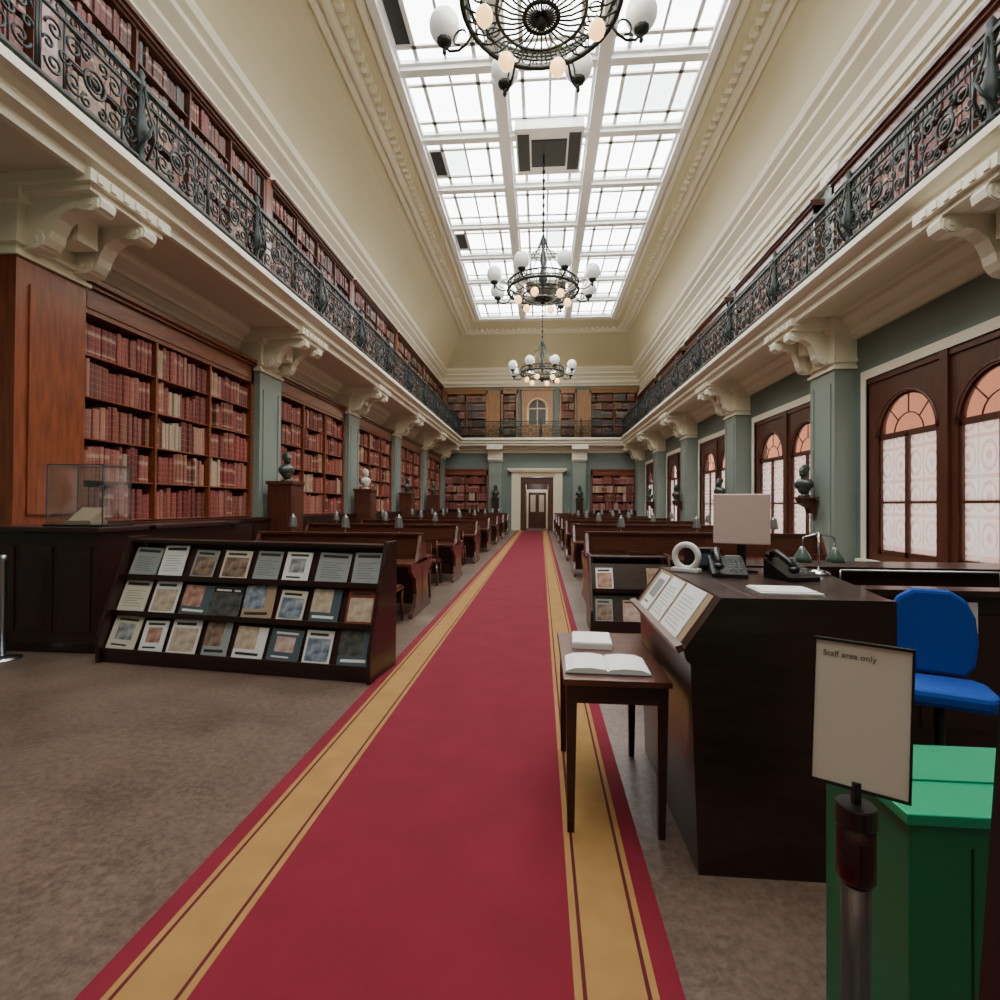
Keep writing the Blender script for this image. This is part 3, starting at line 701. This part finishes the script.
# ------------------------------------------------------------------ reading desks, chairs, lamps
def desk(loc,L,lab):
    root=empty('reading_desk',loc,0,label=lab,cat='desk',group='rows of reading desks')
    h=L/2
    b=MB(); b.box(-h,.03,.715,h,.68,.755); b.box(-h,-.68,.715,h,-.03,.755); obj(b,'desk_top',MAHOG2,parent=root)
    b=MB(); b.box(-h,-.02,.1,h,.02,1.1); b.box(-h-.01,-.06,1.1,h+.01,.06,1.13)
    n=max(2,int(L/.9))
    for i in range(n): xa=-h+L/n*i; b.box(xa+.08,-.03,.82,xa+L/n-.08,-.02,1.04)
    obj(b,'divider_panel',MAHOG2,parent=root)
    for s in(-1,1):
        b=MB(); hf=[(.0,0),(.6,0),(.6,.06),(.42,.12),(.34,.3),(.4,.52),(.64,.64),(.66,.715),(.3,.73),(.2,.86),(.12,1.0),(.06,1.1)]
        b.prism(hf+[(-p[0],p[1]) for p in reversed(hf[1:])],'x',s*h-(.05 if s>0 else 0),s*h+(.05 if s<0 else 0))
        obj(b,'end_panel',MAHOG2,parent=root)
    return root
def chair():
    root=empty('library_chair',(0,0,0),label='dark wooden library chair with leather seat at desk',cat='chair',group='reading room chairs')
    b=MB(); b.box(-.22,-.21,.43,.22,.21,.46); b.box(-.2,-.19,.46,.2,.19,.485,1); obj(b,'seat',[MAHOG2,SEATL],parent=root,bevel=.008)
    for sx in(-1,1):
        for sy in(-1,1):
            b=MB(); b.tube([(sx*.2,sy*.19,0),(sx*.19,sy*.18,.43)],.022,6); obj(b,'leg',MAHOG2,parent=root)
    b=MB()
    for sx in(-1,1): b.tube([(sx*.2,.19,.43),(sx*.2,.24,.86)],.02,6)
    b.prism([(.2,.72),(.225,.72),(.25,.9),(.225,.9)],'x',-.21,.21); b.prism([(.2,.55),(.22,.55),(.23,.6),(.21,.6)],'x',-.19,.19)
    obj(b,'backrest',MAHOG2,parent=root); return root
def lamp(loc):
    root=empty('desk_lamp',loc,0,label='slim reading lamp with small grey metal shade on desk',cat='lamp',group='desk reading lamps')
    b=MB(); b.lathe([(.075,0),(.075,.012),(.03,.025),(.012,.04)],seg=14); obj(b,'base',LAMPG,parent=root)
    b=MB(); b.tube([(0,0,.02),(0,0,.5)],.009,6); obj(b,'stem',STEEL,parent=root)
    b=MB(); b.lathe([(.07,.43),(.066,.45),(.045,.58),(.04,.6),(.012,.61),(.012,.64)],seg=14); obj(b,'lamp_shade',LAMPG,parent=root)
    return root
lp=None; cr=None
for i in range(7):
    for side in(0,1):
        y2=7.5+3.35*i+(1.1 if side else 0)
        if side==0: xa,xb=(-4.2,-1.72) if i==0 else (-5.0,-1.72)
        else: xa,xb=.72,4.4
        L=xb-xa; dk=desk(((xa+xb)/2,y2,0),L,'long mahogany reading desk with raised divider, beside the aisle')
        n=3
        for j in range(n):
            x=xa+L*(j+.5)/n; lpz=(x,y2+.2,.756)
            if lp is None: lp=lamp(lpz)
            else: clone(lp,lpz)
            if i<4:
                for sgn in(1,-1):
                    if j==1 and sgn<0: continue
                    c=(x+.1,y2+sgn*.86,0)
                    if cr is None: cr=chair(); cr.location=c; cr.rotation_euler=(0,0,0)
                    else: clone(cr,c,0 if sgn>0 else math.pi)
# ------------------------------------------------------------------ busts
def bust(loc,rot,m,lab,s=1):
    root=empty('bust',loc,rot,label=lab,cat='sculpture')
    b=MB()
    b.ell((0,0,.24),(.19,.12,.13)); b.ell((0,-.01,.16),(.12,.1,.12)); b.ell((0,0,.36),(.06,.065,.12)); b.ell((0,-.015,.5),(.078,.095,.115)); b.ell((0,.02,.54),(.088,.1,.095))
    b.ell((0,-.11,.49),(.016,.025,.03)); b.ell((0,-.08,.43),(.045,.04,.04)); b.ell((.08,0,.49),(.015,.025,.035)); b.ell((-.08,0,.49),(.015,.025,.035))
    o=obj(b,'head_and_shoulders',m,parent=root); r=o.modifiers.new('remesh','REMESH'); r.mode='VOXEL'; r.voxel_size=.014; r.use_smooth_shade=True
    b=MB(); b.lathe([(.11,0),(.11,.03),(.06,.05),(.05,.08),(.08,.11)],seg=14); obj(b,'socle',m,parent=root)
    root.scale=(s,s,s); return root
for k in range(1,5):
    y=P0+PER*k+.35
    b=MB(); b.box(-.26,-.3,.08,.26,.25,1.95); b.box(-.3,-.34,0,.3,.25,.1); b.box(-.29,-.33,1.95,.29,.25,2.02); b.box(-.18,-.315,.3,.18,-.3,1.75); b.box(.26,-.2,.3,.27,.15,1.75)
    obj(b,'pedestal',WINW,loc=(-5.45,y,0),label='tall polished wood pedestal before green pilaster',cat='pedestal',group='bust pedestals',bevel=.006)
    bust((-5.45,y,2.021),math.radians(60),BRONZE if k!=2 else MARBLE,('grey-green bronze' if k!=2 else 'pale marble')+' portrait bust on wooden pedestal',1.0)
    y=P0+PER*k+.7
    b=MB(); b.box(-.2,-.2,.3,.2,.16,.34); b.prism([(.16,0),(.16,.3),(-.16,.3),(-.12,.2),(.02,.12),(.06,0)],'x',-.1,.1)
    obj(b,'wall_shelf',WINW,loc=(5.41,y,1.42),rot=-math.pi/2,label='small carved wooden wall bracket on pilaster',cat='shelf',group='bust brackets')
    bust((5.38,y,1.761),math.radians(-60),BRONZE,'dark bronze portrait bust on wall bracket',1.05)
for x in(-2.75,2.3):
    b=MB(); b.box(-.2,-.2,0,.2,.2,1.9); b.box(-.24,-.24,1.9,.24,.24,1.97); obj(b,'pedestal',MAHOG,loc=(x,YF-.62,0),label='dark pedestal flanking the doorway',cat='pedestal')
    bust((x,YF-.62,1.971),0,BRONZE,'dark bust beside the doorway',1.25)
# ------------------------------------------------------------------ small table with books
TX=.36
root=empty('side_table',(TX,2.9,0),label='small dark wooden side table holding open book',cat='table')
b=MB(); b.box(-.25,-.45,.71,.25,.45,.74); obj(b,'table_top',MAHOG2,parent=root,bevel=.004)
b=MB(); b.box(-.22,-.42,.62,.22,-.4,.71); b.box(-.22,.4,.62,.22,.42,.71); b.box(-.22,-.42,.62,-.2,.42,.71); b.box(.2,-.42,.62,.22,.42,.71); obj(b,'apron',MAHOG,parent=root)
for sx in(-1,1):
    for sy in(-1,1):
        zb=.0125 if sx<0 else 0
        b=MB(); x,y=sx*.21,sy*.405
        b.add([(x-.016,y-.016,zb),(x+.016,y-.016,zb),(x+.016,y+.016,zb),(x-.016,y+.016,zb),(x-.026,y-.026,.71),(x+.026,y-.026,.71),(x+.026,y+.026,.71),(x-.026,y+.026,.71)],[(3,2,1,0),(4,5,6,7),(0,1,5,4),(1,2,6,5),(2,3,7,6),(3,0,4,7)]); obj(b,'leg',MAHOG,parent=root)
def openbook(loc,rot,w,d,lab):
    root=empty('open_book',loc,rot,label=lab,cat='book')
    b=MB()
    top=[(-w,.012),(-w*.8,.026),(-w*.4,.03),(-.01,.022),(0,.014),(.01,.022),(w*.4,.03),(w*.8,.026),(w,.012)]
    b.prism([(-w,.004)]+top+[(w,.004)],'y',-d,d); obj(b,'pages',PAPER,parent=root)
    b=MB(); b.box(-w-.006,-d-.006,0,w+.006,d+.006,.004); obj(b,'cover',COVS[6],parent=root); 
openbook((.33,2.66,.741),-.03,.2,.13,'large open book with white pages on side table')
b=MB(); b.box(-.11,-.13,0,.11,.13,.03,0); b.box(-.105,-.125,.03,.11,.13,.036,1); obj(b,'paper_stack',[PAPER,PAPER],loc=(.3,3.1,.741),rot=-.05,label='stack of white papers on side table',cat='papers')
# ------------------------------------------------------------------ reception desk
root=empty('reception_desk',(.6,2.26,0),label='large dark mahogany enquiry desk with sloped lectern side',cat='desk')
RO=(-.6,-2.26,0); RX=1.46
b=MB(); b.prism([(.67,0),(.635,.88),(.615,.9),(.605,.94),(.76,1.165),(RX,1.165),(RX,0)],'y',2.26,2.31); obj(b,'front_panel',MAHOG,parent=root,loc=RO)
b=MB(); b.prism([(.67,0),(.635,.88),(.615,.9),(.605,.94),(.76,1.165),(.9,1.165),(.9,0)],'y',2.31,3.38); obj(b,'lectern_side',MAHOG,parent=root,loc=RO)
b=MB(); b.prism([(.9,2.31),(RX,2.31),(1.72,3.4),(.9,3.4)],'z',1.12,1.165); obj(b,'counter_top',MAHOG,parent=root,bevel=.004,loc=RO)
b=MB(); b.box(.9,3.36,0,1.7,3.4,1.12); b.prism([(RX-.03,2.31),(RX,2.31),(1.7,3.36),(1.67,3.36)],'z',0,1.12); obj(b,'back_panel',MAHOG,parent=root,loc=RO)
b=MB(); b.prism([(.583,.925),(.57,.955),(.6,.965),(.61,.94)],'y',2.26,3.38); obj(b,'book_rest',MAHOG2,parent=root,loc=RO)
SBX=.605
sx_,sz_=.76-SBX,1.165-.94
sl=math.atan2(sz_,sx_)
def slope_item(name,mats,y,s,w,h,t,lab,cat,build=None,off=.001,parent=None):
    b=MB(); b.box(-w/2,-t,0,w/2,0,h,0)
    if build: build(b,w,h,t)
    o=obj(b,name,mats)
    if lab: props(o,lab,cat)
    up=Vector((math.cos(sl),0,math.sin(sl))); xx=Vector((0,-1,0)); yy=up.cross(xx)
    base=Vector((SBX,y,.94))+up*s-yy*off
    M=Matrix((( xx.x,yy.x,up.x,base.x),(xx.y,yy.y,up.y,base.y),(xx.z,yy.z,up.z,base.z),(0,0,0,1)))
    if parent:
        o.parent=parent; M=Matrix.Translation((-.6,-2.26,0))@M
        o.matrix_local=M
    else: o.matrix_world=M
    return o
def lines(b,w,h,t):
    for k in range(9): b.box(-w*.38,-t-.0008,h*(.12+.08*k),w*(.38-.1*(k%3)),-t,h*(.12+.08*k)+.004,1)
def pic(b,w,h,t): b.box(-w*.35,-t-.001,h*.35,w*.35,-t,h*.85,1); b.box(-w*.35,-t-.001,h*.15,w*.1,-t,h*.2,2)
slope_item('notice_board',[COVS[7]],2.82,.0,.98,.265,.004,None,None,parent=root)
slope_item('information_sheet',[PAPER,COVS[3]],2.55,.012,.3,.25,.004,'white printed information sheet on sloped lectern','paper',lines,off=.006)
slope_item('information_sheet',[PAPER,COVS[3]],2.86,.012,.24,.245,.004,'white printed information sheet on sloped lectern','paper',lines,off=.006)
slope_item('brochure',[PAPER,COVS[3],FAINT],3.13,.012,.2,.235,.004,'pale illustrated brochure on sloped lectern','brochure',pic,off=.006)
root=empty('wood_partition',(1.8,3.65,0),label='low dark wood partition with metal rail enclosing staff area',cat='partition')
RO=(-1.8,-3.65,0)
b=MB(); b.box(1.8,3.62,0,5.0,3.68,.98); 
for i in range(5): b.box(1.85+.63*i,3.605,.12,2.36+.63*i,3.62,.86)
obj(b,'panel',MAHOG,parent=root,loc=RO)
b=MB(); b.box(1.78,3.56,.98,5.0,3.74,1.02); obj(b,'cap_rail',MAHOG,parent=root,bevel=.005,loc=RO)
b=MB(); b.tube([(2.0,3.65,1.13),(5.0,3.65,1.13)],.006,8)
for x in(2.0,3.0,4.0,4.9): b.tube([(x,3.65,1.02),(x,3.65,1.13)],.006,6)
obj(b,'metal_rail',STEEL,parent=root,loc=RO)
b=MB(); b.box(1.75,4.9,0,5.0,4.96,.98); b.box(1.7,4.85,.98,5.0,5.4,1.02); b.box(1.75,5.3,0,5.0,5.36,.98); obj(b,'service_counter',MAHOG,label='dark wooden rear counter of staff area',cat='counter')
b=MB(); b.box(-.07,-.004,0,.07,0,.2); obj(b,'pinned_notice',PAPER,loc=(2.75,3.603,.74),label='white paper notice on wood partition',cat='paper')
# monitor
root=empty('monitor',(1.19,3.2,1.166),math.radians(-22),label='pale pink backed flat computer monitor on enquiry desk',cat='monitor')
b=MB(); b.box(-.155,0,.16,.155,.02,.46); obj(b,'screen_shell',PINKW,parent=root,bevel=.006)
b=MB(); b.box(-.15,.02,.17,.15,.024,.45); obj(b,'screen',BLACK,parent=root)
b=MB(); b.box(-.025,.03,.0,.025,.045,.25); b.box(-.09,-.05,0,.09,.1,.012); obj(b,'stand',BLACK,parent=root)
def phone(loc,rot):
    root=empty('telephone',loc,rot,label='black desk telephone with handset on enquiry desk',cat='telephone',group='desk telephones')
    b=MB(); b.prism([(-.11,0),(.09,0),(.09,.1),(-.11,.02)],'x',-.09,.09)
    for i in range(3):
        for j in range(4): b.box(.0+.025*i,-.08+.03*j,.03+.011*j,.017+.025*i,-.065+.03*j,.048+.011*j,1)
    b.box(.0,.045,.07,.075,.085,.105,2); obj(b,'body',[BLACK,COVS[3],COVS[3]],parent=root)
    b=MB(); b.tube([(-.055,-.1,.07),(-.055,-.06,.1),(-.055,.03,.14),(-.055,.08,.13)],.018,8); b.ell((-.055,-.1,.06),(.028,.028,.02),0,10,6); b.ell((-.055,.085,.12),(.028,.028,.02),0,10,6)
    obj(b,'handset',BLACK,parent=root); return root
phone((1.33,2.9,1.166),.25); phone((1.04,3.0,1.166),-.2)
b=MB(); b.box(-.09,-.06,0,.09,.06,.13); b.box(-.07,-.062,.03,.07,-.06,.1,1); obj(b,'card_printer',[BLACK,COVS[6]],loc=(.99,3.28,1.166),rot=.2,label='small black receipt printer on enquiry desk',cat='printer',bevel=.012)
root=empty('tape_dispenser',(.85,3.12,1.166),.9,label='white ring-shaped dispenser on enquiry desk',cat='dispenser')
b=MB(); b.tube([(.0,.07*math.cos(t*math.pi/12),.09+.07*math.sin(t*math.pi/12)) for t in range(24)],.018,8,closed=True); obj(b,'ring',PAPER,parent=root)
b=MB(); b.box(-.03,-.08,0,.03,.08,.025); obj(b,'base',PAPER,parent=root,bevel=.005)
b=MB(); b.box(-.13,-.1,0,.13,.1,.008,0); b.box(-.12,-.08,.008,.12,.1,.012,0); obj(b,'loose_papers',PAPER,loc=(1.1,2.46,1.166),rot=-.06,label='white papers lying on enquiry desk',cat='papers')
root=empty('banker_lamp',(1.58,3.1,1.166),0,label='twin green shaded chrome lamp on enquiry desk',cat='lamp')
b=MB(); b.lathe([(.06,0),(.06,.01),(.02,.03)],seg=14); obj(b,'base',CHROME,parent=root)
b=MB(); b.tube([(0,0,.02),(0,0,.24)],.007,6); b.tube([(-.09,0,.14),(-.085,0,.21),(0,0,.235),(.085,0,.21),(.09,0,.14)],.006,6); obj(b,'stem',CHROME,parent=root)
for s in(-1,1):
    b=MB(); b.lathe([(.05,.07),(.045,.1),(.02,.14),(.01,.16)],cx=s*.09,seg=14); obj(b,'lamp_shade',LAMPGR,parent=root)
# blue office chair
root=empty('office_chair',(2.04,2.84,0),math.radians(-25),label='blue fabric swivel office chair behind enquiry desk',cat='chair')
b=MB(); b.prism([(-.17,.64),(.17,.64),(.215,.7),(.23,.82),(.215,.95),(.17,1.04),(.09,1.085),(-.09,1.085),(-.17,1.04),(-.215,.95),(-.23,.82),(-.215,.7)],'y',.2,.27); obj(b,'backrest',BLUE,parent=root,bevel=.02)
b=MB(); b.prism([(-.2,-.2),(.2,-.2),(.25,-.12),(.25,.12),(.2,.2),(-.2,.2),(-.25,.12),(-.25,-.12)],'z',.56,.64); obj(b,'seat',BLUE,parent=root,bevel=.025)
b=MB(); b.tube([(0,.0,.54),(0,.25,.53),(0,.3,.65),(0,.28,.8)],.02,6); b.tube([(0,0,.1),(0,0,.56)],.028,8); obj(b,'column',BLACK,parent=root)
for i in range(5):
    a=2*math.pi*i/5; b=MB(); b.tube([(0,0,.12),(.28*math.cos(a),.28*math.sin(a),.07)],.02,6); b.ell((.28*math.cos(a),.28*math.sin(a),.03),(.025,.025,.03),0,8,6); obj(b,'caster_leg',BLACK,parent=root)
root.scale=(.86,.86,1.02)
# ------------------------------------------------------------------ stanchion with sign
root=empty('sign_stand',(.575,1.0,0),0,label='maroon barrier post carrying a framed staff sign',cat='sign stand')
b=MB(); b.lathe([(.11,0.0),(.11,.012),(.09,.03),(.04,.045)],seg=28); obj(b,'base',BLACK,parent=root)
b=MB(); b.lathe([(.023,.04),(.023,.88)],seg=24); obj(b,'pole',POSTM,parent=root)
b=MB(); b.lathe([(.025,.87),(.031,.88),(.031,.975)],seg=24); b.box(-.01,-.035,.895,.01,-.028,.955)
obj(b,'belt_housing',MAROON,parent=root)
b=MB(); b.lathe([(.032,.975),(.033,.977),(.033,1.008),(.031,1.011)],seg=24,sm=False); b.box(-.006,-.006,1.0,.006,.006,1.05)
obj(b,'cap',BLACK,parent=root)
sg=MB(); w,h=.076,.268
sg.box(-w,-.006,0,w,.006,.005); sg.box(-w,-.006,h-.005,w,.006,h); sg.box(-w,-.006,0,-w+.004,.006,h); sg.box(w-.004,-.006,0,w,.006,h); sg.box(-w,0.002,0,w,.006,h)
fr=obj(sg,'sign_frame',BLACK,parent=root,loc=(0.004,0,1.035)); fr.rotation_euler=(math.radians(-2),math.radians(1.5),math.radians(-28))
b=MB(); b.box(-w+.004,-.003,.005,w-.004,.001,h-.005); obj(b,'sign_panel',SIGNP,parent=fr)
cu=bpy.data.curves.new('txt','FONT'); cu.body='Staff area only'; cu.size=.0145; cu.extrude=.0003
to=bpy.data.objects.new('txt',cu); COL.objects.link(to); bpy.context.view_layer.update()
tm=bpy.data.meshes.new_from_object(to.evaluated_get(bpy.context.evaluated_depsgraph_get())); bpy.data.objects.remove(to)
tm.materials.clear(); tm.materials.append(FAINT)
to=obj(tm,'lettering',[],parent=fr,loc=(-w+.015,-.0036,h-.032)); to.rotation_euler=(math.pi/2,0,0)
# ------------------------------------------------------------------ green box
root=empty('green_box',(1.07,1.4,0),0,label='tall bright green lidded collection box beside sign post',cat='box')
b=MB(); b.box(-.25,-.17,0,.27,.17,.85); obj(b,'body',GREENB,parent=root,bevel=.004)
b=MB(); b.box(-.26,-.18,.85,.28,.18,.875); b.box(-.24,-.03,.875,.26,-.025,.88); obj(b,'lid',GREENB2,parent=root,bevel=.003)
b=MB(); b.box(-.12,-.172,.1,-.116,-.17,.8); obj(b,'panel_seam',BLACK,parent=root)
b=MB(); b.prism([(.535,0),(.60,0),(.695,1.37),(.628,1.37)],'y',.73,.76); obj(b,'leaning_board',BLACK,label='thin dark board leaning beside green box',cat='board')
root=empty('barrier_post',(-5.27,4.72,0),0,label='brushed steel barrier post beside the counter',cat='post')
b=MB(); b.lathe([(.16,0),(.16,.012),(.03,.04)],seg=20); obj(b,'base',STEEL,parent=root)
b=MB(); b.lathe([(.03,.03),(.03,.95),(.035,.96),(.035,1.02),(.01,1.03)],seg=16); obj(b,'pole',STEEL,parent=root)
# ------------------------------------------------------------------ world & camera
w=bpy.data.worlds.new('World'); SC.world=w; w.use_nodes=True
bg=w.node_tree.nodes['Background']; bg.inputs[0].default_value=(.95,.97,1,1); bg.inputs[1].default_value=2.3
cam=bpy.data.cameras.new('Camera'); cam.sensor_width=36; cam.lens=18.72; cam.clip_start=.05
co=bpy.data.objects.new('Camera',cam); COL.objects.link(co); co.location=(0,0,1.55)
co.rotation_euler=(Matrix.Rotation(math.radians(4.5),4,'Z')@Matrix.Rotation(math.radians(90.55),4,'X')@Matrix.Rotation(math.radians(.4),4,'Z')).to_euler()
SC.camera=co
